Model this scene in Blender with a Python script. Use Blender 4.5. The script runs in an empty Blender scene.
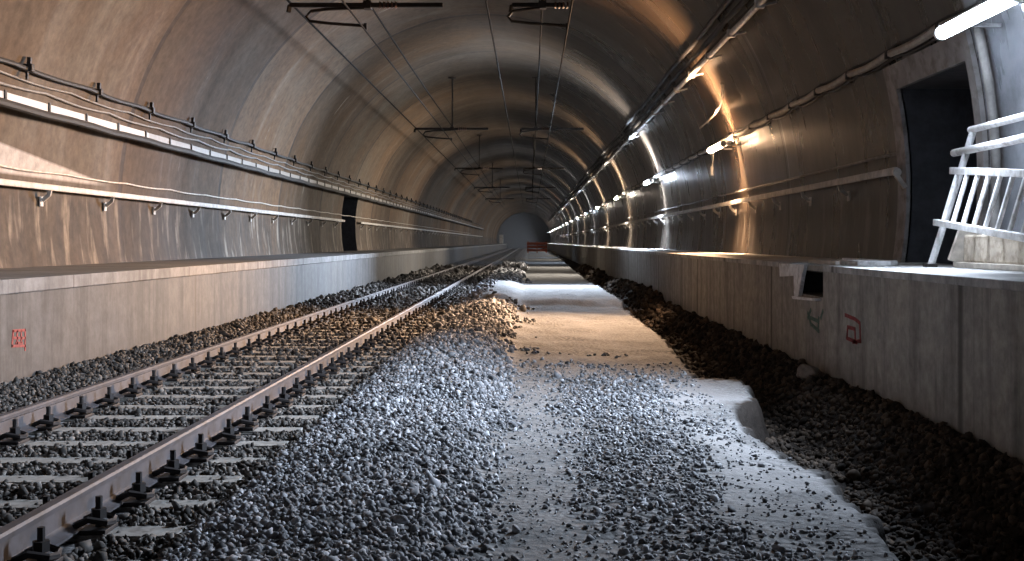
import bpy, bmesh, math, random
import numpy as np
from mathutils import Vector, Matrix, noise

random.seed(7)
rng = np.random.default_rng(7)
SC = bpy.context.scene
COL = SC.collection

# ------------------------------------------------------------------ frame of the place
EYE = 1.45                    # camera height over the ballast
F, VX, VY = 1100.0, 530.0, 242.0   # focal length and vanishing point in the 1024x561 frame
CX, CZ, R = -1.3, 2.08, 5.78  # vault circle
XL, XR = -4.93, 3.0           # faces of the two side walkways
ZL, ZR = 1.10, 1.20           # tops of the two side walkways
FAR = 240.0

def on_wall(px, py, X):       # where the line of sight through a photo point meets the upright plane x = X
    d = F * X / (px - VX)
    return Vector((X, d, EYE - (py - VY) * d / F))

def wall_x(z, side=1):
    return CX + side * math.sqrt(max(0.01, R * R - (z - CZ) ** 2))

# ------------------------------------------------------------------ materials
class N:
    def __init__(s, name):
        s.m = bpy.data.materials.new(name); s.m.use_nodes = True
        s.t = s.m.node_tree; s.t.nodes.clear()
        s.out = s.t.nodes.new('ShaderNodeOutputMaterial')
        s.b = s.t.nodes.new('ShaderNodeBsdfPrincipled')
        s.t.links.new(s.b.outputs[0], s.out.inputs[0])
        s.pos = s.node('ShaderNodeNewGeometry').outputs['Position']
    def node(s, typ, **kw):
        n = s.t.nodes.new(typ)
        for k, v in kw.items(): setattr(n, k, v)
        return n
    def put(s, inp, v):
        if isinstance(v, bpy.types.NodeSocket): s.t.links.new(v, inp)
        elif isinstance(v, (tuple, list)) and len(v) == 3 and inp.type == 'RGBA': inp.default_value = (*v, 1)
        else: inp.default_value = v
    def math(s, op, a, b=0.0, c=None):
        n = s.node('ShaderNodeMath', operation=op)
        s.put(n.inputs[0], a); s.put(n.inputs[1], b)
        if c is not None: s.put(n.inputs[2], c)
        return n.outputs[0]
    def mix(s, f, a, b, mode='MIX'):
        n = s.node('ShaderNodeMix', data_type='RGBA', blend_type=mode)
        s.put(n.inputs[0], f); s.put(n.inputs[6], a); s.put(n.inputs[7], b)
        return n.outputs[2]
    def ramp(s, v, lo, hi, a=0.0, b=1.0):
        n = s.node('ShaderNodeMapRange', clamp=True)
        for i, x in enumerate((v, lo, hi, a, b)): s.put(n.inputs[i], x)
        return n.outputs[0]
    def noise(s, scale=(1, 1, 1), freq=1.0, detail=5, rough=.6, vec=None):
        mp = s.node('ShaderNodeMapping'); s.put(mp.inputs[0], vec or s.pos); mp.inputs[3].default_value = scale
        n = s.node('ShaderNodeTexNoise'); s.put(n.inputs['Vector'], mp.outputs[0])
        n.inputs['Scale'].default_value = freq; n.inputs['Detail'].default_value = detail; n.inputs['Roughness'].default_value = rough
        return n.outputs['Fac']
    def xyz(s):
        n = s.node('ShaderNodeSeparateXYZ'); s.put(n.inputs[0], s.pos); return n.outputs
    def bump(s, h, strength=.3, dist=.02):
        n = s.node('ShaderNodeBump'); n.inputs['Strength'].default_value = strength; n.inputs['Distance'].default_value = dist
        s.put(n.inputs['Height'], h); s.put(s.b.inputs['Normal'], n.outputs[0])
    def done(s, color, rough=.6, metal=0.0, spec=.5):
        s.put(s.b.inputs['Base Color'], color); s.put(s.b.inputs['Roughness'], rough)
        s.b.inputs['Metallic'].default_value = metal; s.b.inputs['Specular IOR Level'].default_value = spec
        return s.m

def plain(name, col, rough=.6, metal=0.0, var=.25, freq=9.0, spec=.5, dirt=None):
    n = N(name); f = n.noise(freq=freq)
    c = n.mix(n.ramp(f, .35, .7), tuple(x * (1 - var) for x in col), tuple(min(1, x * (1 + var)) for x in col))
    if dirt:
        c = n.mix(n.math('MULTIPLY', n.ramp(n.noise(freq=freq * 2.3, detail=8), .48, .66), .8), c, dirt)
    n.bump(n.noise(freq=freq * 8), .15, .004)
    return n.done(c, rough, metal, spec)

def lining():
    n = N('vault_concrete'); x, y, z = n.xyz()
    big = n.noise(freq=.16, detail=6); mid = n.noise(freq=.9, detail=7)
    streak = n.noise(scale=(.22, 1.1, .22), freq=1.0, detail=7, rough=.6)
    fine = n.noise(scale=(.8, 3.6, .8), freq=1.0, detail=7, rough=.65)
    c = n.mix(n.ramp(big, .36, .62), (.158, .092, .048), (.150, .124, .096))
    c = n.mix(n.ramp(mid, .45, .70, 0, .75), c, (.125, .085, .057))
    c = n.mix(n.ramp(streak, .5, .72, 0, .5), c, (.10, .078, .06))
    c = n.mix(n.ramp(n.noise(freq=.35, detail=8, rough=.7), .56, .70, 0, .55), c, (.14, .075, .04))
    c = n.mix(n.ramp(streak, .28, .44, .3, 0), c, (.33, .295, .25))
    # lime runs and dark damp streaks on the lowest two metres
    low = n.ramp(z, 2.05, 2.35, 1, 0)
    c = n.mix(n.math('MULTIPLY', low, n.ramp(fine, .34, .60, .4, .85)), c, (.06, .050, .043))
    c = n.mix(n.math('MULTIPLY', low, n.ramp(n.noise(scale=(.7, 3.2, .7), detail=3), .54, .66, 0, .6)), c, (.36, .315, .26))
    # each cast ring has its own tone, a dark joint every 6 m, a pale repair now and then
    t = n.math('ADD', n.math('MULTIPLY', y, 1 / 6.0), n.math('MULTIPLY', n.noise(freq=.7, detail=2), .012))
    t = n.math('ADD', t, 100 - 13.0 / 6.0)
    wn = n.node('ShaderNodeTexWhiteNoise', noise_dimensions='1D'); n.put(wn.inputs['W'], n.math('FLOOR', t))
    c = n.mix(1.0, c, n.ramp(wn.outputs['Value'], 0, 1, .62, 1.15), 'MULTIPLY')
    fr = n.math('ABSOLUTE', n.math('SUBTRACT', n.math('FRACT', t), .5))
    wide = n.ramp(n.noise(freq=1.3, detail=3), .3, .7, .6, 1.0)
    joint = n.ramp(fr, .482, .489, 0, .95)
    c = n.mix(n.math('MULTIPLY', joint, wide), c, (.05, .04, .035))
    seam = n.ramp(fr, .004, .010, 1, 0)
    c = n.mix(n.math('MULTIPLY', seam, n.ramp(n.noise(freq=.75, detail=5), .57, .64, 0, .6)), c, (.36, .33, .29))
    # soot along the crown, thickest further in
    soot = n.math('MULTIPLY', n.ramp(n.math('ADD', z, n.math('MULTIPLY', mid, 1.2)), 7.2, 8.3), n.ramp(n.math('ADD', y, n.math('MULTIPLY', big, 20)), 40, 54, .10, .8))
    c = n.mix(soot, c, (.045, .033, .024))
    # pale wedge above the left handrail
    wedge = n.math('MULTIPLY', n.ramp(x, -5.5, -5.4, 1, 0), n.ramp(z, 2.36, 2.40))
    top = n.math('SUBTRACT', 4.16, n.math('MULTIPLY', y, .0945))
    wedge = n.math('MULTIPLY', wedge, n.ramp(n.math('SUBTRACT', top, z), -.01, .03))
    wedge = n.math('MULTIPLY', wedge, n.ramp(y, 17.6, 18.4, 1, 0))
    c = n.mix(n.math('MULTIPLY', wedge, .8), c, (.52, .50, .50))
    n.bump(n.math('ADD', n.math('MULTIPLY', mid, .6), n.math('ADD', n.math('MULTIPLY', fine, .10), n.math('MULTIPLY', joint, -.5))), .35, .03)
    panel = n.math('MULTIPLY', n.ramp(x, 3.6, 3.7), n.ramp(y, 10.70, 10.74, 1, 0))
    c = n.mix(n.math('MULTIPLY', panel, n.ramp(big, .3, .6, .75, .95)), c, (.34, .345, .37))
    c = n.mix(1.0, c, n.ramp(n.noise(freq=5.5, detail=9, rough=.72), .33, .67, .72, 1.25), 'MULTIPLY')
    # the lamp side is darker and glossier, the far side paler and matt
    lamp_side = n.ramp(n.math('ADD', x, n.math('MULTIPLY', big, 2.0)), -1.5, 2.0)
    c = n.mix(lamp_side, c, n.mix(1.0, c, (.50, .52, .54), 'MULTIPLY'))
    rg = n.math('ADD', n.ramp(streak, .3, .7, .22, .36), n.math('MULTIPLY', n.math('SUBTRACT', 1.0, lamp_side), .45))
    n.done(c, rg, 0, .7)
    n.put(n.b.inputs['Specular IOR Level'], n.ramp(lamp_side, 0, 1, .15, .42))
    return n.m

def kerb_concrete(name, base, dark, warm, joint=3.0, off=0.0, minor=.62):
    n = N(name); x, y, z = n.xyz()
    big = n.noise(freq=.35, detail=6); streak = n.noise(scale=(.4, 3.5, .35), detail=6, rough=.65)
    c = n.mix(n.ramp(big, .35, .65), base, warm)
    c = n.mix(n.ramp(streak, .46, .64, 0, .85), c, dark)
    c = n.mix(1.0, c, n.ramp(n.noise(freq=7, detail=9, rough=.7), .33, .67, .7, 1.3), 'MULTIPLY')
    c = n.mix(n.ramp(n.noise(freq=3.0, detail=8), .5, .8, 0, .5), c, dark)
    t = n.math('ADD', n.math('MULTIPLY', y, 1 / joint), off)
    fr = n.math('ABSOLUTE', n.math('SUBTRACT', n.math('FRACT', t), .5))
    j = n.ramp(fr, .490, .496, 0, .8)
    t2 = n.math('ADD', n.math('MULTIPLY', y, 1 / minor), n.math('MULTIPLY', n.noise(scale=(0, 1, 0), freq=1.3), 1.4))
    fr2 = n.math('ABSOLUTE', n.math('SUBTRACT', n.math('FRACT', t2), .5))
    j2 = n.math('MULTIPLY', n.ramp(fr2, .47, .49, 0, .55), n.ramp(n.noise(freq=1.7, detail=3), .4, .6))
    c = n.mix(j, c, (.05, .045, .04)); c = n.mix(j2, c, dark)
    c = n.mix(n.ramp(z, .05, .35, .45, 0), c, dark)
    n.bump(n.math('ADD', n.noise(freq=6, detail=7), n.math('MULTIPLY', j, -.6)), .3, .015)
    return n.done(c, .7, 0, .35)

def ground():
    n = N('trackbed_ground'); x, y, z = n.xyz()
    at = n.node('ShaderNodeAttribute', attribute_name='zone'); sp = n.node('ShaderNodeSeparateColor'); n.put(sp.inputs[0], at.outputs['Color'])
    dust, brown, pale = sp.outputs[0], sp.outputs[1], sp.outputs[2]
    vor = n.node('ShaderNodeTexVoronoi'); vor.inputs['Scale'].default_value = 17; n.put(vor.inputs['Vector'], n.pos)
    cell = n.node('ShaderNodeSeparateColor'); n.put(cell.inputs[0], vor.outputs['Color'])
    grav = n.mix(n.ramp(cell.outputs[0], 0, 1), (.05, .05, .052), (.25, .25, .255))
    grav = n.mix(n.ramp(vor.outputs['Distance'], .35, .75, 0, .85), grav, (.02, .02, .02))
    d = n.mix(n.noise(freq=2.2, detail=8), (.085, .087, .089), (.215, .22, .222))
    v2 = n.node('ShaderNodeTexVoronoi'); v2.inputs['Scale'].default_value = 48; n.put(v2.inputs['Vector'], n.pos)
    c2 = n.node('ShaderNodeSeparateColor'); n.put(c2.inputs[0], v2.outputs['Color'])
    speck = n.math('MULTIPLY', n.ramp(c2.outputs[0], 0, 1, .45, 1.7), 1.0)
    d = n.mix(n.ramp(n.noise(freq=1.6, detail=5), .38, .62, .15, .85), d, n.mix(1.0, d, speck, 'MULTIPLY'))
    d = n.mix(n.ramp(n.noise(freq=22, detail=4), .5, .72, 0, .5), d, (.12, .115, .11))
    br = n.mix(n.noise(freq=9, detail=8), (.007, .005, .004), (.022, .016, .012))  # trench soil darkened to carry the walkway's shadow out to the crust edge
    c = n.mix(dust, grav, d); c = n.mix(pale, c, n.mix(n.noise(freq=5, detail=8), (.22, .22, .22), (.40, .40, .405)))
    c = n.mix(brown, c, br)
    h = n.math('ADD', n.math('MULTIPLY', vor.outputs['Distance'], n.ramp(dust, 0, 1, -.9, -.15)), n.math('MULTIPLY', n.noise(freq=14, detail=8), .5))
    n.bump(h, .8, .04)
    return n.done(c, .85, 0, .25)

def stone(name, lo, hi):
    n = N(name)
    at = n.node('ShaderNodeAttribute', attribute_name='tone'); sp = n.node('ShaderNodeSeparateColor'); n.put(sp.inputs[0], at.outputs['Color'])
    c = n.mix(sp.outputs[0], lo, hi)
    c = n.mix(n.ramp(n.noise(freq=40, detail=4), .4, .7, 0, .4), c, tuple(v * .55 for v in lo))
    return n.done(c, .8, 0, .3)

def tray_steel():
    n = N('tray_steel'); y = n.xyz()[1]          # the nearest lengths are white, the rest mottled grey
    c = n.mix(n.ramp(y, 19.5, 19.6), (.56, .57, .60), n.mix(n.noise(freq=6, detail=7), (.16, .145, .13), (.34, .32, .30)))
    return n.done(c, .5, 0, .4)

def glow(name, col, strength):
    m = bpy.data.materials.new(name); m.use_nodes = True; t = m.node_tree; t.nodes.clear()
    o = t.nodes.new('ShaderNodeOutputMaterial'); e = t.nodes.new('ShaderNodeEmission')
    e.inputs[0].default_value = (*col, 1); e.inputs[1].default_value = strength
    t.links.new(e.outputs[0], o.inputs[0]); return m

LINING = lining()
M = dict(
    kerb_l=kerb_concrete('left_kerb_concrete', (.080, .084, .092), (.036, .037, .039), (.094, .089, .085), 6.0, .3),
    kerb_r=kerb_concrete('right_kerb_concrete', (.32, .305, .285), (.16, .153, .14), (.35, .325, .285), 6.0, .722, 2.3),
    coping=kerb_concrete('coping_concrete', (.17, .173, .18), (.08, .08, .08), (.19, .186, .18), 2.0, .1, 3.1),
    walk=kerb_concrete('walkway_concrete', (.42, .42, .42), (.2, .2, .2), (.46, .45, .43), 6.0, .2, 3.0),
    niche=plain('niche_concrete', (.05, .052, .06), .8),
    frame=plain('portal_concrete', (.28, .265, .26), .65, dirt=(.13, .115, .10), freq=2.5),
    ground=ground(),
    stone=stone('ballast_stone', (.07, .073, .08), (.46, .475, .505)),
    dark_stone=stone('track_stone', (.02, .018, .017), (.20, .19, .18)),
    brown_stone=stone('brown_gravel', (.016, .012, .009), (.12, .088, .064)),
    sleeper=plain('sleeper_concrete', (.29, .285, .27), .8, dirt=(.13, .12, .11)),
    rail=plain('dusty_rail_steel', (.085, .08, .088), .55, .25, dirt=(.055, .046, .042), freq=4),
    clip=plain('rusty_clip_iron', (.028, .024, .024), .7, .3),
    white=plain('white_paint', (.76, .76, .76), .45, dirt=(.4, .38, .36), freq=5),
    handrail=plain('pale_handrail', (.50, .475, .44), .55, dirt=(.33, .30, .27), freq=4),
    galv=plain('galvanised_steel', (.46, .46, .46), .5, .35, dirt=(.26, .24, .22), freq=5),
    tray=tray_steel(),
    black=plain('black_cable_sheath', (.018, .017, .017), .6),
    grey=plain('grey_cable_sheath', (.2, .19, .18), .6),
    pale_grey=plain('worn_grey_sheath', (.36, .32, .28), .6),
    pale=plain('pale_cable_sheath', (.55, .5, .44), .6),
    iron=plain('dark_iron', (.03, .026, .024), .6, .4),
    wire=plain('dark_wire', (.012, .011, .01), .9, .0, spec=.1),
    ceramic=plain('brown_insulator', (.10, .05, .035), .3),
    beige=plain('beige_block', (.40, .34, .27), .8, dirt=(.2, .16, .12), freq=6),
    red=plain('red_spray_paint', (.26, .03, .03), .7, var=.4, freq=30),
    green=plain('green_spray_paint', (.10, .17, .135), .8, var=.35, freq=30),
    orange=plain('orange_plastic', (.42, .10, .05), .6),
    rock=plain('pale_rock', (.17, .145, .125), .85),
)
COOL, WARM, NEUT = (.72, .83, 1.0), (1.0, .62, .36), (1.0, .88, .74)

# ------------------------------------------------------------------ mesh helpers
def obj(name, bm, mat, parent=None, smooth=False):
    me = bpy.data.meshes.new(name)
    if isinstance(bm, bpy.types.Mesh): me = bm
    else:
        bmesh.ops.recalc_face_normals(bm, faces=bm.faces); bm.to_mesh(me); bm.free()
    if mat: me.materials.append(mat)
    if smooth:
        me.polygons.foreach_set('use_smooth', [True] * len(me.polygons))
        try: me.set_sharp_from_angle(angle=math.radians(40))
        except Exception: pass
    o = bpy.data.objects.new(name, me); COL.objects.link(o)
    if parent is not None: o.parent = parent
    return o

def tag(o, label, cat, group=None, kind=None):
    if label: o['label'] = label
    if cat: o['category'] = cat
    if group: o['group'] = group
    if kind: o['kind'] = kind
    return o

def thing(name, label, cat, loc=(0, 0, 0), group=None):
    o = bpy.data.objects.new(name, None); COL.objects.link(o); o.location = loc; o.empty_display_size = .2
    return tag(o, label, cat, group)

def struct(name, bm, mat, smooth=False):
    o = obj(name, bm, mat, None, smooth); o['kind'] = 'structure'; return o

def copy_tree(o, parent=None):
    c = o.copy(); COL.objects.link(c)
    if parent is not None: c.parent = parent
    for ch in list(o.children): copy_tree(ch, c)
    return c

def box(bm, lo, hi, bevel=0.0, mat=None):
    c = [(lo[i] + hi[i]) / 2 for i in range(3)]; s = [abs(hi[i] - lo[i]) for i in range(3)]
    r = bmesh.ops.create_cube(bm, size=1.0, matrix=Matrix.Translation(c) @ Matrix.Diagonal((*s, 1)))
    if mat is not None: bmesh.ops.transform(bm, matrix=mat, verts=r['verts'])
    if bevel:
        e = list({e for v in r['verts'] for e in v.link_edges})
        bmesh.ops.bevel(bm, geom=e, offset=bevel, segments=2, affect='EDGES', profile=.6)
    return bm

def bar(bm, a, b, w, h=None, up=(0, 0, 1), bevel=0.0):
    a, b = Vector(a), Vector(b); h = h or w; d = b - a; L = d.length; y = d / L
    upv = Vector(up); x = y.cross(upv)
    if x.length < 1e-4: x = y.cross(Vector((1, 0, 0)))
    x.normalize(); z = x.cross(y)
    m = Matrix((x, y, z)).transposed().to_4x4(); m.translation = (a + b) / 2
    return box(bm, (-w / 2, -L / 2, -h / 2), (w / 2, L / 2, h / 2), bevel, m)

def tube(bm, pts, r, n=8, cap=True):
    pts = [Vector(p) for p in pts]; rings = []; ref = None
    for i, p in enumerate(pts):
        t = (pts[min(i + 1, len(pts) - 1)] - pts[max(i - 1, 0)]).normalized()
        if ref is None: ref = Vector((0, 0, 1)) if abs(t.z) < .9 else Vector((1, 0, 0))
        u = (ref - t * ref.dot(t)).normalized(); v = t.cross(u); ref = u
        rr = r[i] if isinstance(r, (list, tuple)) else r
        rings.append([bm.verts.new(p + (u * math.cos(2 * math.pi * k / n) + v * math.sin(2 * math.pi * k / n)) * rr) for k in range(n)])
    for a, b in zip(rings, rings[1:]):
        for k in range(n): bm.faces.new((a[k], a[(k + 1) % n], b[(k + 1) % n], b[k]))
    if cap: bm.faces.new(rings[0][::-1]); bm.faces.new(rings[-1])
    return bm

def extrude_y(bm, prof, y0, y1):
    a = [bm.verts.new((x, y0, z)) for x, z in prof]; b = [bm.verts.new((x, y1, z)) for x, z in prof]
    k = len(prof)
    for i in range(k): bm.faces.new((a[i], a[(i + 1) % k], b[(i + 1) % k], b[i]))
    bm.faces.new(a[::-1]); bm.faces.new(b); return bm

def prism_x(bm, yz, x0, x1):
    a = [bm.verts.new((x0, y, z)) for y, z in yz]; b = [bm.verts.new((x1, y, z)) for y, z in yz]; k = len(yz)
    for i in range(k): bm.faces.new((a[i], a[(i + 1) % k], b[(i + 1) % k], b[i]))
    bm.faces.new(a[::-1]); bm.faces.new(b); return bm

new = bmesh.new

# ------------------------------------------------------------------ the tunnel shell
NR = (10.9, 12.95, 3.25)      # right niche: near, far, top
NL = (41.3, 44.6, 3.25)       # left niche
def th_of_z(z, side):
    a = math.asin((z - CZ) / R); return a if side > 0 else math.pi - a
def vault(name, t0, t1, ys, niche=None, side=1):
    tt = list(np.linspace(t0, t1, 26))
    if niche: tt.append(th_of_z(niche[2], side)); ys = ys + [niche[0], niche[1]]
    tt = sorted(tt); ys = sorted(set(ys)); bm = new()
    g = [[bm.verts.new((CX + R * math.cos(t), y, CZ + R * math.sin(t))) for t in tt] for y in ys]
    for j in range(len(ys) - 1):
        for i in range(len(tt) - 1):
            if niche and niche[0] - .01 < ys[j] < niche[1] - .01:
                zm = CZ + R * math.sin((tt[i] + tt[i + 1]) / 2)
                if zm < niche[2]: continue
            bm.faces.new((g[j][i], g[j][i + 1], g[j + 1][i + 1], g[j + 1][i]))
    o = struct(name, bm, LINING, True)
    return o
YS = [-16.0, -8.0, 0.0] + [float(v) for v in range(4, 40, 4)] + [float(v) for v in range(40, 241, 10)]
D = math.radians
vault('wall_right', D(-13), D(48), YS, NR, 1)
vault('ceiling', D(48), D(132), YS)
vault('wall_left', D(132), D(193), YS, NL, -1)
def niche(name, nn, side, depth, zf):
    bm = new(); zs = list(np.linspace(zf, nn[2], 9)); xb = wall_x(2.2, side) + side * depth
    for y in (nn[0], nn[1]):
        p = [bm.verts.new((wall_x(z, side), y, z)) for z in zs]; q = [bm.verts.new((xb, y, z)) for z in zs]
        for i in range(8): bm.faces.new((p[i], p[i + 1], q[i + 1], q[i]))
    for z in (zf, nn[2]):
        bm.faces.new([bm.verts.new(v) for v in ((wall_x(z, side), nn[0], z), (wall_x(z, side), nn[1], z), (xb, nn[1], z), (xb, nn[0], z))])
    bm.faces.new([bm.verts.new(v) for v in ((xb, nn[0], zf), (xb, nn[1], zf), (xb, nn[1], nn[2]), (xb, nn[0], nn[2]))])
    bmesh.ops.remove_doubles(bm, verts=bm.verts, dist=.001)
    struct(name, bm, M['niche'])
niche('wall_niche_right', NR, 1, 1.6, ZR - .02)
niche('wall_niche_left', NL, -1, 1.2, ZL - .02)
# concrete portal round the right niche
bm = new()
zs = list(np.linspace(ZR, NR[2] + .28, 12))
def curved_strip(bm, y0, y1, zs, side, th):
    r0 = [[bm.verts.new((wall_x(z, side) - side * t, y, z)) for z in zs] for (y, t) in ((y0, -.02), (y0, th), (y1, th), (y1, -.02))]
    for i in range(len(zs) - 1):
        for k in range(4): a, b = r0[k], r0[(k + 1) % 4]; bm.faces.new((a[i], a[i + 1], b[i + 1], b[i]))
    bm.faces.new([r0[k][0] for k in range(4)]); bm.faces.new([r0[k][-1] for k in range(4)][::-1])
curved_strip(bm, NR[1], NR[1] + .30, zs, 1, .05)
curved_strip(bm, NR[0] - .16, NR[0], zs, 1, .05)
curved_strip(bm, NR[0], NR[1], [NR[2], NR[2] + .1, NR[2] + .19, NR[2] + .28], 1, .05)
struct('trim_1', bm, M['frame'])
# end of the visible bore
bm = new()
tt = np.linspace(D(-14), D(194), 48)
bm.faces.new([bm.verts.new((CX + R * math.cos(t), FAR - .01, CZ + R * math.sin(t))) for t in tt] + [bm.verts.new((-7.2, FAR - .01, -.6)), bm.verts.new((4.7, FAR - .01, -.6))])
struct('wall_end', bm, plain('end_wall_concrete', (.32, .315, .31), .8))

# side walkways
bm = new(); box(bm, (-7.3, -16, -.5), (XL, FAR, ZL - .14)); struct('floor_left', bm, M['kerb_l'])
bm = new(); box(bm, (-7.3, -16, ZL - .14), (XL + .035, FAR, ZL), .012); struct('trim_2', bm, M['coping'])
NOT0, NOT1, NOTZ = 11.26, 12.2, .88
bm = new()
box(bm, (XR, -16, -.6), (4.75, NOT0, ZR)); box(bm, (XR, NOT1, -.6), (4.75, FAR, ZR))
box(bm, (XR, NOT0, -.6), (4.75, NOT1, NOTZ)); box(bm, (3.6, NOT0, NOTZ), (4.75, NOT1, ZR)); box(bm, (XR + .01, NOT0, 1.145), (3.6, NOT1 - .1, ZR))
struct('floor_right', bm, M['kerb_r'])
bm = new(); e = .012
box(bm, (XR + .015, NOT0 + .0, NOTZ), (3.6, NOT1, NOTZ + e)); box(bm, (3.6 - e, NOT0, NOTZ), (3.6, NOT1, 1.145)); box(bm, (XR + .015, NOT0, 1.145 - e), (3.6, NOT1, 1.145))
box(bm, (XR + .015, NOT0, NOTZ), (3.6, NOT0 + e, 1.145)); box(bm, (XR + .015, NOT1 - e, NOTZ), (3.6, NOT1, 1.145))
struct('notch_shade_liner', bm, plain('notch_shade_lining', (.02, .02, .02), .9))  # black liner added to stand for the shade inside the notch
bm = new(); box(bm, (XR - .03, -16, ZR - .05), (4.6, NOT0 - .1, ZR + .012), .008); box(bm, (XR - .03, NOT1 + .3, ZR - .05), (4.6, FAR, ZR + .012), .008)
struct('trim_3', bm, M['walk'])

# ------------------------------------------------------------------ ground
edge_px = [(903, 561), (869, 515), (829, 475), (783, 452), (749, 429), (737, 409), (746, 402), (757, 396), (743, 380), (697, 377), (674, 349), (657, 332), (640, 320), (620, 304), (606, 295), (590, 282), (574, 270), (560, 258)]
EDGE = sorted((F * 1.42 / (py - VY), (px - VX) * 1.42 / (py - VY)) for px, py in edge_px)
ed, ex = zip(*EDGE)
def edge_x(d):
    return float(np.interp(d, ed, ex)) + .09 * noise.fractal(Vector((9, d * 5.0, 2)), .6, 2.0, 5) + .05 * noise.noise(Vector((0, d * 3.1, 5))) + .025 * noise.noise(Vector((3, d * 9.1, 5)))
def sm(a, b, x):
    t = min(1, max(0, (x - a) / (b - a))); return t * t * (3 - 2 * t)
def fbm(x, y, s, o=4, seed=0):
    return noise.fractal(Vector((x * s, y * s, seed)), 1.0, 2.0, o)
def dustiness(x, d):
    """how far fine pale dust covers the stones: the trodden strip, the crust beside the trench and the painted light pool"""
    w = .22 * fbm(x, d, 1.1, 4, 3) + .10 * fbm(x, d, 4.0, 3, 8)
    near = sm(14, 11, d)
    strip = sm(-.55, .02, x + w) * sm(.62, .08, x + w)
    crust = sm(.95, 1.25, x + w * 1.2)
    hole = sm(.05, .3, fbm(x, d, .9, 3, 21)) * .5
    k = max(strip, crust * (1 - hole)) * near
    mid = sm(10.5, 12.5, d) * sm(-.55, -.15, x + w) * (1 - .35 * sm(.0, .35, fbm(x, d, .8, 4, 33)))
    return max(k, mid, .95 * sm(23.6, 25, d) * sm(42, 34, d) * sm(-1.5, -.9, x))  # last term lays dust under the painted light pool
def height(x, d):
    e = edge_x(d)
    z = .075 - .05 * sm(-1.5, -1.75, x)
    z += .10 * sm(-1.7, -1.2, x) * sm(-.2, -.75, x) * (.6 + .5 * fbm(x, d, .9, 3, 2))
    z += .20 * math.exp(-((x + .75) / .5) ** 2 - ((d - 20) / 3.0) ** 2)
    z += .10 * math.exp(-((x + .95) / .5) ** 2 - ((d - 13.0) / 2.5) ** 2)
    z -= .06 * sm(-.5, -.1, x)
    z += .03 * fbm(x, d, 1.3, 4, 5) * sm(-1.5, -1.0, x)
    z += .05 * math.exp(-((x - .8) / .5) ** 2 - ((d - 8) / 2) ** 2)
    # a low ridge across the bed to edge the painted pool of lamp light
    z += .13 * sm(24.0, 25.0, d + .8 * fbm(x, d, .6, 3, 7)) * sm(40, 31, d) * sm(-1.5, -.9, x)
    if x > e - .02:
        z -= .36 * sm(e - .02, e + .11, x); z += .46 * sm(2.35, 3.0, x) + .05 * fbm(x, d, 1.7, 4, 9)
    if x < -4.2: z += .08 * sm(-4.3, -4.8, x)
    return z
xs = list(np.arange(XL - .05, -1.6, .13)) + list(np.arange(-1.6, XR + .04, .045)) + [XR + .05]
ds = [-16, -12, -8, -4, 0, 2, 2.5]
while ds[-1] < FAR: ds.append(ds[-1] + max(.05, ds[-1] * .0085))
nx, nd = len(xs), len(ds)
vs = []; cols = []
for d in ds:
    e = edge_x(d); e2 = min(edge_x(d + k * .09) for k in (-2, -1, 0, 1, 2))
    for x in xs:
        vs.append((x, d, height(x, d)))
        k = dustiness(x, d); b = sm(e2 - .03, e2 + .04, x)
        p = .75 * sm(.9, 1.4, x) * sm(12.5, 9, d) * (1 - b) * sm(-.2, .2, fbm(x, d, 1.0, 3, 14))
        p = max(p, .95 * sm(23.6, 25, d + .8 * fbm(x, d, .6, 3, 7)) * sm(42, 34, d) * sm(-1.5, -.9, x + .3 * fbm(x, d, .7, 3, 4)) * (1 - b))  # dusty patch made paler to paint in the cool lamp's pool of light
        cols.append((k, b, p, 1))
me = bpy.data.meshes.new('floor')
fs = [(j * nx + i, j * nx + i + 1, (j + 1) * nx + i + 1, (j + 1) * nx + i) for j in range(nd - 1) for i in range(nx - 1)]
me.from_pydata(vs, [], fs)
ca = me.color_attributes.new('zone', 'FLOAT_COLOR', 'POINT'); ca.data.foreach_set('color', np.array(cols, dtype=np.float32).ravel())
me.update(); me.polygons.foreach_set('use_smooth', [True] * len(me.polygons))
struct('floor', me, M['ground'])

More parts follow.
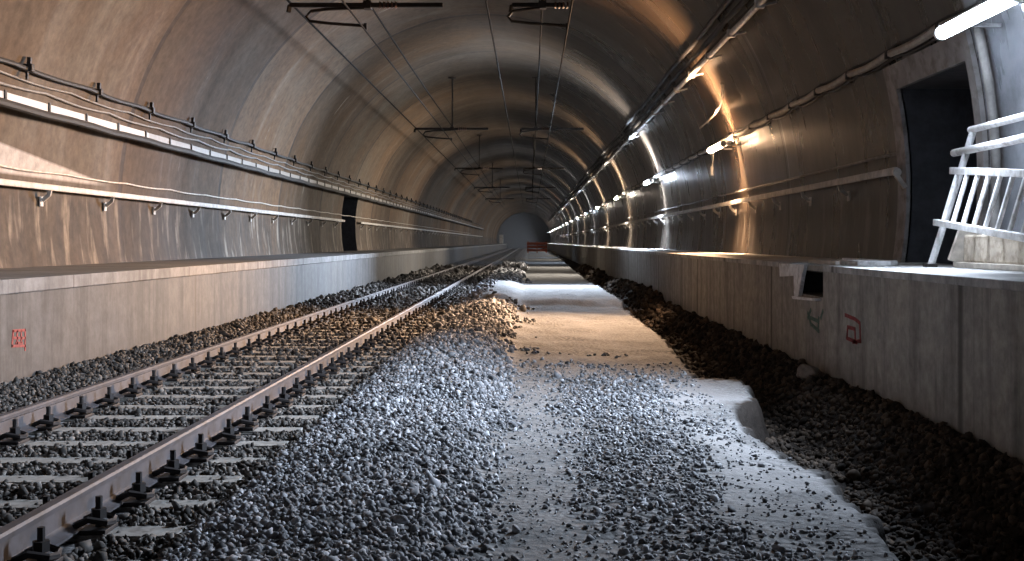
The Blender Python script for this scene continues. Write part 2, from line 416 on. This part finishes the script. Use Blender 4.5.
# ------------------------------------------------------------------ loose stones
VAR = []
for i in range(26):
    bm = new()
    for k in range(13):
        v = Vector(rng.normal(size=3)); v.normalize(); bm.verts.new(v * random.uniform(.8, 1.05))
    r = bmesh.ops.convex_hull(bm, input=bm.verts)
    bmesh.ops.delete(bm, geom=[g for g in r['geom_interior'] if isinstance(g, bmesh.types.BMVert)], context='VERTS')
    bmesh.ops.triangulate(bm, faces=bm.faces); bm.verts.index_update()
    VAR.append((np.array([v.co[:] for v in bm.verts], dtype=np.float32), np.array([[v.index for v in f.verts] for f in bm.faces], dtype=np.int32))); bm.free()
def stones(name, spots, mat, label, cat):
    """spots: (x, y, z, size)"""
    V, T, C = [], [], []; base = 0
    for (x, y, z, s) in spots:
        v, t = VAR[random.randrange(len(VAR))]
        q = rng.normal(size=4); q /= np.linalg.norm(q); a, b, c, d = q
        m = np.array([[1 - 2 * (c * c + d * d), 2 * (b * c - a * d), 2 * (b * d + a * c)], [2 * (b * c + a * d), 1 - 2 * (b * b + d * d), 2 * (c * d - a * b)], [2 * (b * d - a * c), 2 * (c * d + a * b), 1 - 2 * (b * b + c * c)]])
        sc = s * np.array([random.uniform(.8, 1.3), random.uniform(.7, 1.1), random.uniform(.55, .9)])
        V.append((v * sc) @ m.T + np.array([x, y, z])); T.append(t + base); base += len(v)
        C.append(np.full(len(v), min(1, max(0, abs(random.gauss(0, .5))))))
    V = np.concatenate(V).astype(np.float32); T = np.concatenate(T).astype(np.int32); C = np.concatenate(C).astype(np.float32)
    me = bpy.data.meshes.new(name); me.vertices.add(len(V)); me.vertices.foreach_set('co', V.ravel())
    me.loops.add(T.size); me.loops.foreach_set('vertex_index', T.ravel())
    me.polygons.add(len(T)); me.polygons.foreach_set('loop_start', np.arange(0, T.size, 3, dtype=np.int32))
    me.update(calc_edges=True)
    ca = me.color_attributes.new('tone', 'FLOAT_COLOR', 'POINT')
    ca.data.foreach_set('color', np.stack([C, C, C, np.ones_like(C)], 1).ravel()); me.validate()
    o = obj(name, me, mat); tag(o, label, cat, None, 'stuff'); return o
def scatter(x0, x1, d0, d1, dens, size, keep, lift=0.0):
    """dens stones per square metre at d = 5 m, thinning and growing with distance"""
    out = []; d = d0
    while d < d1:
        step = .5; k = max(1.0, d / 9.0)
        n = int(dens / k ** 2 * (x1 - x0) * step + random.random())
        for _ in range(n):
            x, y = random.uniform(x0, x1), d + random.random() * step
            if keep(x, y): 
                s = size * k ** .9 * random.lognormvariate(0, .28)
                out.append((x, y, height(x, y) + lift + s * random.uniform(-.1, .35), s))
        d += step
    return out
PITCH, S0 = .58, 3.6
def between_sleepers(x, y):
    t = ((y - S0) / PITCH) % 1.0
    t = min(t, 1 - t) * PITCH
    if -4.25 < x < -1.62 and t < (.08 if y < 8 else .12): return random.random() < .05
    if abs(x + 3.725) < .15 or abs(x + 2.235) < .15: return False
    return True
sp = scatter(XL + .03, -1.6, 3.2, 60, 700, .021, between_sleepers, .016)
stones('track_ballast', sp, M['dark_stone'], 'dark grey crushed stone ballast packed between the sleepers under the rails', 'ballast')
sp = scatter(-1.62, .1, 4.0, 70, 1350, .020, lambda x, y: random.random() > 1.06 * dustiness(x, y) and random.random() < 1 - .5 * sm(-.5, .1, x))
sp += scatter(.1, 1.5, 4.0, 14, 820, .018, lambda x, y: random.random() > .25 + dustiness(x, y) * .78 and x < edge_x(y) - .05)
sp += scatter(-.4, 1.7, 4.0, 13, 260, .011, lambda x, y: x < edge_x(y) - .04)
stones('loose_gravel', sp, M['stone'], 'blue-grey loose gravel heaped beside the right rail and scattered over the dusty path', 'gravel')
sp = scatter(1.7, XR - .03, 4.0, 60, 800, .029, lambda x, y: x > edge_x(y) + .12 and (x > 2.3 + .15 * noise.noise(Vector((x, y, 1))) or random.random() < .45))
stones('trench_gravel', sp, M['brown_stone'], 'dark brown gravel filling the ditch along the right walkway wall', 'gravel')

# ------------------------------------------------------------------ track
def rail_profile(x):
    z0 = .058
    h = [(.075, 0), (.075, .012), (.03, .026), (.010, .042), (.010, .125), (.034, .137), (.036, .160), (.026, .172)]
    p = [(x + a, z0 + b) for a, b in h] + [(x - a, z0 + b) for a, b in reversed(h)]
    return p
TRK = -2.98
for x, lab in ((-3.725, 'long dusty steel rail of the track running close to the left walkway wall'), (-2.235, 'long dusty steel rail of the track beside the loose gravel heap')):
    o = obj('rail', extrude_y(new(), rail_profile(x), -1.0, FAR - .1), M['rail'], None, True); tag(o, lab, 'rail')
def sleeper_mesh():
    bm = new(); a, b = .145, .105
    prof = [(-1.30, .10), (1.30, .10)]
    lo, hi = -.11, .05
    vs = [bm.verts.new(v) for v in ((-1.3, -a, lo), (1.3, -a, lo), (1.3, a, lo), (-1.3, a, lo), (-1.28, -b, hi), (1.28, -b, hi), (1.28, b, hi), (-1.28, b, hi))]
    for f in ((0, 3, 2, 1), (4, 5, 6, 7), (0, 1, 5, 4), (1, 2, 6, 5), (2, 3, 7, 6), (3, 0, 4, 7)): bm.faces.new([vs[i] for i in f])
    bmesh.ops.bevel(bm, geom=list(bm.edges), offset=.012, segments=2, affect='EDGES')
    return bm
def clip_mesh(s):
    """a spring clip: plate, bent rod and a tall bolt with its nut; s = side of the rail it sits on"""
    bm = new()
    box(bm, (-.05, -.07, .0), (.05, .07, .018), .004)
    tube(bm, [(-.075 * s, -.05, .03), (-.02 * s, -.06, .055), (.045 * s, -.045, .04), (.055 * s, 0, .035), (.045 * s, .045, .04), (-.02 * s, .06, .055), (-.075 * s, .05, .03)], .013, 6)
    return bm
def bolt_mesh():
    bm = new(); tube(bm, [(0, 0, .01), (0, 0, .13)], .014, 8); tube(bm, [(0, 0, .05), (0, 0, .085)], .03, 6)
    me = bpy.data.meshes.new('bolt'); bm.to_mesh(me); bm.free(); me.materials.append(M['clip']); return me
BOLT = bolt_mesh()
clips = {s: clip_mesh(s) for s in (-1, 1)}
clip_me = {}
for s in (-1, 1):
    me = bpy.data.meshes.new('rail_clip'); bmesh.ops.recalc_face_normals(clips[s], faces=clips[s].faces); clips[s].to_mesh(me); clips[s].free(); me.materials.append(M['clip']); clip_me[s] = me
SL = 'dusty grey concrete sleeper half sunk in the dark ballast under both rails'
slp = obj('railway_sleeper', sleeper_mesh(), M['sleeper'])
tag(slp, SL, 'sleeper', 'sleepers under the left track')
for rx in (-3.725, -2.235):
    for s in (-1, 1):
        c = bpy.data.objects.new('rail_clip', clip_me[s]); COL.objects.link(c); c.parent = slp; c.location = (rx - TRK + s * .128, 0, .05); c.scale = (1.25, 1.2, 1.3)
        bo = bpy.data.objects.new('bolt', BOLT); COL.objects.link(bo); bo.parent = c
NSL = 96
for i in range(NSL):
    if i == 0: o = slp
    else: o = copy_tree(slp)
    o.location = (TRK + random.uniform(-.015, .015), S0 + PITCH * i, random.uniform(-.008, .004))

# ------------------------------------------------------------------ tunnel lamps along the right wall
LZ, LX = 3.42, 3.88
LAMPS = [(9.55, COOL, 1.0), (22.9, WARM, 1.1), (36.2, COOL, 1.7), (49.0, NEUT, .9), (63.0, NEUT, .8)] + [(63.0 + 13 * i, (NEUT, COOL, NEUT, COOL)[i % 4], .6) for i in range(1, 14)]
names = ['long bright white tube lamp over the dark doorway in the right wall', 'warm glowing lamp with a lit orange strip of wall above and below it', 'cool white lamp with a bluish lit strip of wall, next beyond the orange one',
         'fourth wall lamp along the right wall, a small white dot past the bluish one', 'fifth wall lamp along the right wall, the last that stands out singly']
BASE_E = 110.0
BEAM_W = 620.0
WASH_W = 250.0
SPILL_W = 260.0
def lamp_parts(t, mat):
    bm = new(); tube(bm, [(0, -.80, 0), (0, .80, 0)], .062, 14); obj('tube', bm, mat, t, True)
    for s in (-1, 1):
        bm = new(); tube(bm, [(0, s * .80, 0), (0, s * .87, 0)], [.068, .06], 14); obj('end_cap', bm, M['white'], t)
    bm = new(); box(bm, (.066, -.80, -.03), (.105, .80, .045), .008); obj('housing', bm, M['white'], t)
    for y in (-.5, .5):
        bm = new(); bar(bm, (.10, y, .01), (wall_x(LZ + .01) - LX - .02, y, .01), .04, .03); obj('wall_bracket', bm, M['galv'], t)
mats = {}
for i, (d, c, k) in enumerate(LAMPS):
    key = (c, k)
    if key not in mats: mats[key] = glow('lamp_glow', c, BASE_E * k * (.5 if i == 0 else 1))
    t = thing('tunnel_lamp', names[i] if i < 5 else 'tiny lit lamp in the far run of lamps along the right wall', 'lamp', (LX, d, LZ), 'lamps along the right wall' if i < 5 else 'far lamps along the right wall')
    if i == 1:
        bm = new(); tube(bm, [(.02, .5, -.05), (.02, .52, -.25), (.0, .54, -.42)], .008, 6); tube(bm, [(0, .54, -.36), (0, .54, -.55)], .03, 8); obj('hanging_cord', bm, M['grey'], t)
    lamp_parts(t, mats[key])
    # what the fixture throws out across the bore
    ld = bpy.data.lights.new('lamp_beam', 'AREA'); ld.shape = 'RECTANGLE'; ld.size = .10; ld.size_y = 1.5
    ld.color = c; ld.energy = BEAM_W * k * (1.4 if i == 1 else 1 if i < 5 else .8); ld.spread = math.radians(118)
    lo = bpy.data.objects.new('lamp_beam', ld); COL.objects.link(lo); lo.parent = t; lo.location = (-.07, 0, -.03)
    ld.spread = math.radians((118, 84, 80, 110, 118)[i] if i < 5 else 150)
    l3 = bpy.data.lights.new('lamp_spill', 'AREA'); l3.shape = 'RECTANGLE'; l3.size = .1; l3.size_y = 1.4
    l3.color = c; l3.energy = SPILL_W * k * (.5 if i == 0 else 1 if i < 3 else .5); l3.spread = math.radians(85)
    w3 = bpy.data.objects.new('lamp_spill', l3); COL.objects.link(w3); w3.parent = t; w3.location = (-.07, 0, .07)
    w3.rotation_euler = Vector((-.62, 0, .78)).to_track_quat('-Z', 'Y').to_euler()
    for up in (1, -1):      # added area lights brighten the wall above and below the tube
        l2 = bpy.data.lights.new('added_wall_wash', 'AREA'); l2.shape = 'RECTANGLE'; l2.size = .12; l2.size_y = 1.3
        l2.color = c; l2.energy = WASH_W * k * (.22 if i == 0 else 1); l2.spread = math.radians(75)
        w2 = bpy.data.objects.new('added_wall_wash', l2); COL.objects.link(w2); w2.parent = t; w2.location = (-.04, 0, .09 * up)
        w2.rotation_euler = Vector((.10 if up > 0 else .16, 0, up)).to_track_quat('-Z', 'Y').to_euler()
    lo.rotation_euler = Vector((-1, (-.16, -.85, -1.0, -.42, -.42)[i] if i < 5 else 0, -.34)).to_track_quat('-Z', 'Y').to_euler()

# ------------------------------------------------------------------ handrails
def handrail(name, side, z, y0, y1, first, gap, lab, end=None):
    t = thing(name, lab, 'handrail', (0, y0, 0)); x = wall_x(z, side) - side * .16
    bm = new(); box(bm, (x - .028, 0, z - .045), (x + .028, y1 - y0, z + .045), .02); obj('rail_bar', bm, M['handrail'], t, True)
    y, k = first, 0
    base = None
    while y < y1 and k < 70:
        if base is None:
            bm = new(); w = wall_x(z - .2, side) - side * .03
            bar(bm, (x, 0, z - .04), (x + side * .02, 0, z - .12), .035, .05); bar(bm, (x + side * .02, 0, z - .11), (w - side * .02, 0, z - .19), .035, .05)
            base = obj('bracket', bm, M['handrail'], t); o = base
            bm = new(); box(bm, (w - .012 if side > 0 else w - .002, -.05, z - .27), (w + .002 if side > 0 else w + .012, .05, z - .13)); obj('wall_plate', bm, M['handrail'], base)
        else:
            o = copy_tree(base, t)
        o.location = (0, y - y0, 0); y += gap; k += 1
    if end:
        bm = new(); tube(bm, [(x, -.05, z - .02), (x, 0, z - .02)], .05, 14); bar(bm, (x, -.02, z - .06), (x + .1, -.02, z - .2), .05); tube(bm, [(x, -.062, z - .02), (x, -.05, z - .02)], .03, 10)
        obj('end_flange', bm, M['handrail'], t)
    return t
handrail('handrail', -1, 2.235, 6.0, NL[0] - .3, 6.32 + 2.385 * .0, 2.385, 'pale handrail on short brackets along the left wall up to the dark niche')
handrail('handrail', -1, 2.235, NL[1] + .4, 160, NL[1] + 1.2, 2.385, 'pale handrail along the left wall continuing beyond the dark niche')
handrail('handrail', 1, 2.29, NR[1] + .02, 160, NR[1] + 2.4, 2.1, 'pale handrail along the right wall ending beside the doorway', True)

# ------------------------------------------------------------------ cables and trays on the left wall
def wavy(x, z, y0, y1, sag, step, side, phase=0.0, off=.05):
    pts = []; y = y0
    while y < y1:
        u = ((y + phase) / step) % 1.0; zz = z - sag * (1 - (2 * u - 1) ** 2) + .012 * noise.noise(Vector((0, y * .9, z * 7)))
        pts.append((wall_x(zz, side) - side * off + .012 * noise.noise(Vector((4, y * .8, z * 3))), y, zz)); y += step / 6.0 if y < 60 else step
    return pts
zt = EYE + 1.85; xt = wall_x(zt, -1)
t = thing('cable_tray', 'light steel cable tray in white and grey lengths on the left wall above the handrail', 'cable tray', (0, 0, 0))
bm = new(); extrude_y(bm, [(xt + .03, zt - .02), (xt + .17, zt - .02), (xt + .17, zt + .09), (xt + .16, zt + .09), (xt + .16, zt - .005), (xt + .04, zt - .005), (xt + .04, zt + .12), (xt + .03, zt + .12)], 8, 160)
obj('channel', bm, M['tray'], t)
base = None
for k in range(60):
    y = 9.0 + 1.3 * k
    if base is None:
        bm = new(); box(bm, (xt + .04, -.03, zt - .10), (xt + .19, .03, zt - .02)); box(bm, (xt + .172, -.025, zt - .1), (xt + .19, .025, zt + .11)); base = obj('bracket', bm, M['iron'], t); o = base
    else: o = base.copy(); COL.objects.link(o); o.parent = t
    o.location = (0, y, 0)
o = obj('power_cable', tube(new(), [(xt + .262 + .008 * math.sin(y), y, zt - .085 + .01 * math.sin(y * 2.4)) for y in np.arange(8, 160, .8)], .055, 8), M['black'], None, True)
tag(o, 'thick black cable hung just under the light cable tray on the left wall', 'cable')
zu = EYE + 2.34
t = thing('power_cable', 'black cable held by knobby clamps high on the left wall, above the tray', 'cable', (0, 0, 0))
obj('cable', tube(new(), wavy(0, zu, 8, 160, .025, 2.385, -1, 0, .09), .034, 8), M['black'], t, True)
base = None; xu = wall_x(zu, -1)
for k in range(50):
    y = 10.01 + 2.385 * k
    if base is None:
        bm = new(); box(bm, (xu + .03, -.045, -.05 + zu), (xu + .15, .045, .05 + zu), .01); bar(bm, (xu + .09, 0, zu - .02), (xu + .10, 0, zu + .14), .05); bar(bm, (xu + .07, 0, zu), (xu + .06, 0, zu - .16), .03); base = obj('clamp', bm, M['iron'], t); o = base
    else: o = base.copy(); COL.objects.link(o); o.parent = t
    o.location = (0, y, 0)
for dz, mt, lab, sg, rr, ph in ((-.13, 'grey', 'grey signal cable sagging between hooks just under the high black cable on the left wall', .035, .016, .3), (-.24, 'grey', 'grey signal cable sagging just over the light cable tray on the left wall', .04, .02, 1.1), (.0, 'pale', 'thin pale cable running on the left wall a little above the handrail', .02, .016, 0)):
    z0 = zu + dz if dz else 2.47
    o = obj('signal_cable', tube(new(), wavy(0, z0, 8, 130, sg, 2.385, -1, ph, .04), rr, 6), M[mt], None, True); tag(o, lab, 'cable')

# ------------------------------------------------------------------ cables on the right wall
zp = EYE + 3.53
def straight(z, y0, y1, off, wob=.01, step=1.2):
    return [(wall_x(z, 1) - off + wob * noise.noise(Vector((1, y * .5, z))), y, z + wob * noise.noise(Vector((7, y * .6, z)))) for y in np.arange(y0, y1, step)]
t = thing('cable_conduit', 'grey conduit pipe running high on the right wall with a dark cable band behind it', 'conduit', (0, 0, 0))
obj('pipe', tube(new(), straight(zp, 8, 200, .30, .012), .05, 10), M['galv'], t, True)
base = None
for k in range(60):
    y = 9.4 + 2.3 * k
    if base is None:
        bm = new(); w = wall_x(zp, 1); bar(bm, (w - .05, 0, zp + .02), (w - .36, 0, zp - .05), .06, .03); box(bm, (w - .37, -.05, zp - .07), (w - .23, .05, zp + .06), .01); base = obj('bracket', bm, M['galv'], t); o = base
    else: o = base.copy(); COL.objects.link(o); o.parent = t
    o.location = (0, y, 0)
for i, (dz, off, lab) in enumerate(((.13, .16, 'black cable nearest above the grey conduit high on the right wall'), (.30, .12, 'middle black cable of the dark band above the grey conduit'), (.46, .12, 'topmost black cable of the dark band above the grey conduit'))):
    o = obj('power_cable', tube(new(), straight(zp + dz, 8, 200, off, .03), .05, 8), M['black'], None, True); tag(o, lab, 'cable', 'black cables above the grey conduit')
zc = EYE + 2.20
for i, (dz, mt, rr, sg, off, ph, lab) in enumerate(((0.0, 'pale_grey', .046, .03, .08, 0, 'thick grey cable swagged from hook to hook along the right wall at lamp height'), (-.05, 'black', .018, .04, .05, .05, 'black cable sagging lowest under the swagged grey cable on the right wall'), (.07, 'black', .015, .03, .05, .1, 'black cable lying on top of the swagged grey cable on the right wall'))):
    t = thing('wall_cable', lab, 'cable', (0, 0, 0))
    obj('cable', tube(new(), wavy(0, zc + dz, 10.2, 150, sg, 1.6, 1, ph, off), rr, 8), M[mt], t, True)
    if i == 0:
        base = None
        for k in range(60):
            y = 11.2 + 1.6 * k
            if base is None:
                bm = new(); w = wall_x(zc, 1); box(bm, (w - .12, -.03, zc - .07), (w - .02, .03, zc - .045)); box(bm, (w - .13, -.03, zc - .07), (w - .115, .03, zc + .03)); base = obj('hook', bm, M['iron'], t); o = base
            else: o = base.copy(); COL.objects.link(o); o.parent = t
            o.location = (0, y, 0)
o = obj('signal_cable', tube(new(), straight(EYE + 1.07, NR[1] + .05, 150, .03, .012), .02, 6), M['grey'], None, True)
tag(o, 'thin grey cable fixed to the right wall just above the handrail', 'cable')
a = on_wall(722, 88, 3.85)
pts = [on_wall(722, 84, 3.70), on_wall(722.5, 95, 3.76), on_wall(720, 106, 3.84), on_wall(714, 115, 3.92), on_wall(707, 122, 4.0), on_wall(700, 128, 4.06)]
o = obj('hanging_cable', tube(new(), pts, .022, 8), M['pale'], None, True); tag(o, 'short pale loose cable hanging from the conduit above the orange lit lamp', 'cable')

# ------------------------------------------------------------------ overhead line
def vault_z(x): return CZ + math.sqrt(R * R - (x - CX) ** 2)
def overhead_bracket(x0, x1, xw, xm, d, lab, grp):
    """a level bar under a drop post, with a hooked registration arm that carries the contact wire"""
    t = thing('overhead_bracket', lab, 'overhead line bracket', (0, d, 0), grp); zb = EYE + 4.22
    bm = new(); bar(bm, (x0, 0, zb), (x1, 0, zb), .07, .08, bevel=.012); bar(bm, (x0, 0, zb), (x0 - .02, -.02, zb - .13), .06); obj('cantilever_bar', bm, M['iron'], t)
    bm = new(); px = xm; tube(bm, [(px, .09, zb + .02), (px, .09, vault_z(px) - .06)], .028, 10); box(bm, (px - .07, -.05, zb - .06), (px + .07, .16, zb + .08), .01)
    dp = obj('drop_post', bm, M['iron'], t)
    bm = new(); box(bm, (px - .14, -.03, vault_z(px) - .085), (px + .14, .2, vault_z(px) - .06)); obj('mounting_plate', bm, M['iron'], dp)
    bm = new()
    for k in range(5): tube(bm, [(px + .22 + k * .07, 0, zb), (px + .255 + k * .07, 0, zb)], [.075, .05], 12)
    obj('insulator', bm, M['ceramic'], t, True)
    xh = xw - 1.05
    bm = new(); tube(bm, [(px - .05, -.02, zb - .05), (xh + .35, -.05, zb - .08), (xh + .08, -.06, zb - .12), (xh, -.07, zb - .22), (xh + .06, -.08, zb - .30), (xh + .4, -.08, zb - .34), (xw, -.08, zb - .385)], .028, 8); bar(bm, (xw, -.08, zb - .34), (xw, -.08, zb - .45), .05)
    obj('registration_arm', bm, M['iron'], t, True)
    return t
places = ('nearest', 'second', 'third', 'fourth', 'fifth')
BR = [19.6, 41.0, 63.0, 85.0, 107.0]
for i, d in enumerate(BR):
    overhead_bracket(-4.28, -1.55, -2.92, -2.90, d, f'{places[i]} dark overhead line bracket with hooked arm hung over the railed track', 'overhead brackets over the railed track')
    overhead_bracket(-.32, 2.0 if i else .62, .66, .22, d, f'{places[i]} dark overhead line bracket with hooked arm hung over the trackless gravel side', 'overhead brackets over the gravel side')
def wire(x, z, r, lab, sag=0.0):
    pts = []
    for k, (a, b) in enumerate(zip([-2.0] + BR, BR + [130.0])):
        for u in np.linspace(0, 1, 7)[:-1]: pts.append((x, a + (b - a) * u, z - sag * 4 * u * (1 - u)))
    o = obj('overhead_wire', tube(new(), pts, r, 6), M['wire'], None, True); tag(o, lab, 'wire')
zb = EYE + 4.22
wire(-2.92, zb - .465, .016, 'contact wire under the hooked arms over the railed track')
wire(-2.90, zb + .085, .018, 'upper carrying wire over the railed track, on the bracket bars', .05)
wire(.66, zb - .465, .018, 'contact wire under the hooked arms over the gravel side')
wire(.22, zb + .085, .02, 'upper carrying wire over the gravel side, on the bracket bars', .05)
wire(-.77, zb + .02, .02, 'dark wire along the roof midway between the two rows of overhead brackets')
wire(-4.30, zb + .07, .022, 'dark feeder wire at the left ends of the overhead bracket bars')

# ------------------------------------------------------------------ painted marks
def strokes(name, lines, X, side, w, mat, lab):
    bm = new(); x0, x1 = X, X - side * .004
    for pl in lines:
        for (a, b) in zip(pl, pl[1:]):
            p, q = on_wall(*a, X), on_wall(*b, X); d = (q - p); d.x = 0
            if d.length < 1e-4: continue
            d.normalize(); n = Vector((0, -d.z, d.y)) * (w / 2); e = d * (w * .35)
            prism_x(bm, [(v.y, v.z) for v in (p - e + n, q + e + n, q + e - n, p - e - n)], x0 + side * .002, x1)
    o = obj(name, bm, M[mat]); tag(o, lab, 'painted mark'); return o
strokes('painted_mark', [[(13, 331), (12, 346)], [(12, 346), (25, 346)], [(25, 330), (25, 350)], [(13, 331), (25, 330)], [(17, 331), (17, 344)], [(21, 331), (21, 342)], [(13, 338), (25, 338)], [(16, 343), (22, 343)]], XL, -1, .026, 'red', 'small red painted sign of boxed strokes on the left walkway wall')
strokes('painted_mark', [[(845.5, 315), (855, 319)], [(855, 319), (860, 323)], [(860, 323), (860.5, 342)], [(848, 327), (847, 338)], [(847, 338), (857, 342.5)], [(848, 327), (855, 329)], [(855, 329), (855.5, 340)], [(847.5, 333), (847.5, 338)], [(853, 342), (861, 341)]], XR, 1, .035, 'red', 'red painted sign like a looped letter on the right walkway wall')
strokes('painted_mark', [[(808, 313), (811, 324)], [(811, 310), (808, 318)], [(811, 324), (819, 331)], [(819, 318), (818, 331)], [(823, 311), (821, 318)], [(809, 317), (818, 321)]], XR, 1, .04, 'green', 'faded green spray paint smear on the right walkway wall, left of the red sign')

# ------------------------------------------------------------------ right walkway things
# folded white edge bracket at the notch
t = thing('edge_bracket', 'white steel bracket hooked over the walkway edge at the dark gap', 'bracket', (0, 0, 0))
def on_px(pts, X): return [(on_wall(a, b, X).y, on_wall(a, b, X).z) for a, b in pts]
bm = new(); prism_x(bm, on_px([(782.5, 263.5), (808, 264.5), (806, 275), (783, 276.5)], XR), XR - .04, XR - .002); obj('top_plate', bm, M['white'], t)
bm = new(); prism_x(bm, on_px([(797.5, 274), (806.5, 272), (802.5, 296), (798, 297)], XR), XR - .045, XR - .004); obj('leg', bm, M['white'], t)
bm = new(); prism_x(bm, on_px([(797, 296), (821, 298.5), (821, 301), (798, 299)], XR), XR - .06, XR - .002); obj('foot', bm, M['white'], t)
# pipe beside the doorway
o = obj('conduit_pipe', tube(new(), [(wall_x(z, 1) - .075, 10.40, z) for z in np.linspace(ZR + .02, 3.5, 14)], .045, 10), M['grey'], None, True)
tag(o, 'upright grey pipe on the right wall between the doorway and the leaning white railing', 'pipe')
# duct cover
t = thing('duct_cover', 'white edged cable duct cover lying on the right walkway behind the dark gap', 'cover', (3.1, 10.75, ZR + .012))
bm = new(); box(bm, (.16, .2, 0), (.50, .95, .05), .006); obj('cover_plate', bm, M['white'], t)
bm = new(); box(bm, (.02, .50, 0), (.07, 1.6, .04), .006); obj('edge_strip', bm, M['pale'], t)
bm = new(); box(bm, (.60, .5, 0), (.66, 2.3, .05), .006); obj('edge_strip', bm, M['white'], t)
# white guard rail frame leaning on the wall
def lean(z, y, s=0.0): return Vector((3.80 + (z - 1.2) * .315 + s, y, z))
t = thing('guard_rail', 'white steel guard rail frame leaning on the right wall beside the doorway', 'railing', (0, 0, 0))
zf = ZR + .015
for y in (10.45, 8.3, 6.4):
    bm = new(); tube(bm, [lean(zf, y), lean(2.0, y), lean(2.52, y)], .034, 8); obj('post', bm, M['white'], t, True)
for z, yy in ((2.52, 10.5), (2.32, 10.75)):
    bm = new(); tube(bm, [lean(z, yy, -.01), lean(z, 9.5, -.01), lean(z + .02, 7.5, -.01), lean(z, 6.2, -.01)], .034 if z > 2.4 else .038, 10); obj('top_rail' if z > 2.4 else 'mid_rail', bm, M['white'], t, True)
bm = new(); box(bm, (lean(zf, 0).x - .05, 10.40, zf - .002), (lean(zf, 0).x + .05, 10.52, zf + .03), .006); obj('foot', bm, M['iron'], t)
# picket panel tilted against it
t = thing('picket_panel', 'white barred fence panel resting tilted in front of the leaning guard rail', 'fence panel', (0, 0, 0))
def pan(u, v):   # u along towards the camera, v up the panel
    y = 10.42 - u; z = 1.635 + .49 * v - .078 * u
    return lean(z, y + .0 * v, -.085)
bm = new(); bar(bm, pan(-.02, 0), pan(4.3, 0), .06, .06, bevel=.008); obj('lower_rail', bm, M['white'], t)
bm = new(); bar(bm, pan(-.02, 1), pan(4.3, 1), .06, .065, bevel=.008); obj('upper_rail', bm, M['white'], t)
for k in range(17):
    bm = new(); tube(bm, [pan(.16 + .25 * k, .02), pan(.14 + .25 * k, .98)], .022, 8); obj('picket', bm, M['white'], t, True)
t.location = (0, 0, 0)
# block under the railing
t = thing('concrete_block', 'beige rough block lying on the walkway under the white railing', 'block', (4.12, 8.3, zf))
bm = new(); box(bm, (-.16, -2.0, .05), (.17, 1.75, .30), .02); o = obj('body', bm, M['beige'], t)
for v in o.data.vertices: v.co += Vector((noise.noise(v.co * 3.0), noise.noise(v.co * 3.0 + Vector((5, 0, 0))), 0)) * .02
bm = new(); box(bm, (-.20, -2.0, .0), (.20, 1.9, .05), .006); obj('base_board', bm, M['pale'], t)
bm = new(); bar(bm, (-.18, 1.86, .05), (-.10, 1.80, .34), .16, .05, up=(0, 1, 0)); obj('end_board', bm, M['pale'], t)

# ------------------------------------------------------------------ small things
def rock(x, y, s, lab, mat):
    bm = new(); bmesh.ops.create_icosphere(bm, subdivisions=3, radius=1)
    for v in bm.verts:
        p = v.co.copy(); v.co = p * (1 + .28 * noise.noise(p * 1.3 + Vector((x, y, 0))) + .12 * noise.noise(p * 3.1))
    bmesh.ops.scale(bm, vec=(s * .8, s * 1.4, s * .6), verts=bm.verts)
    o = obj('rock', bm, M[mat]); o.location = (x, y, height(x, y) + s * .3); tag(o, lab, 'rock')
rock(2.84, 11.2, .14, 'large pale lump of rubble at the foot of the right walkway wall', 'rock')
t = thing('red_glow_boards', 'reddish orange barrier added in place of a red glow at the far end of the gravel side', 'barrier', (1.1, 140, .1))  # boards added where a red glow shows far down the bore
for k in range(3):
    bm = new(); box(bm, (-1.5, -.03, .15 + .42 * k), (1.1, .03, .47 + .42 * k), .01); obj('board', bm, M['orange'], t)
for x in (-1.35, -.2, .95):
    bm = new(); box(bm, (x - .06, .03, -.05), (x + .06, .11, 1.45), .01); obj('post', bm, M['orange'], t)
t = thing('white_cabinet', 'small white upright cabinet far down the left walkway', 'cabinet', (-5.35, 205, ZL))
bm = new(); box(bm, (-.35, -.3, .1), (.35, .3, 1.7), .03); obj('body', bm, M['white'], t)
bm = new(); box(bm, (-.3, -.25, 0), (.3, .25, .1)); obj('plinth', bm, M['galv'], t)
bm = new(); box(bm, (-.3, -.325, .2), (.3, -.3, 1.6), .01); dr = obj('door', bm, M['white'], t)
bm = new(); box(bm, (.2, -.36, .85), (.24, -.325, 1.0), .005); obj('handle', bm, M['iron'], dr)

# ------------------------------------------------------------------ world, camera, colour
w = bpy.data.worlds.new('rear_sky_fill'); SC.world = w; w.use_nodes = True
w.node_tree.nodes['Background'].inputs[0].default_value = (.5, .55, .65, 1); w.node_tree.nodes['Background'].inputs[1].default_value = .34  # sky fill added through the shell's open end behind the camera
cam = bpy.data.cameras.new('camera'); co = bpy.data.objects.new('camera', cam); COL.objects.link(co)
cam.sensor_width = 36; cam.lens = 36 * F / 1024
cam.shift_x = -(VX - 512) / 1024; cam.shift_y = -(280.5 - VY) / 1024
cam.clip_start = .05; cam.clip_end = 500
co.location = (0, 0, EYE); co.rotation_euler = (math.pi / 2, 0, 0); SC.camera = co
vsn = SC.view_settings; SC.display_settings.display_device = 'sRGB'
vsn.view_transform = 'Standard'; vsn.look = 'None'; vsn.gamma = 1; vsn.exposure = -.1; vsn.use_curve_mapping = False
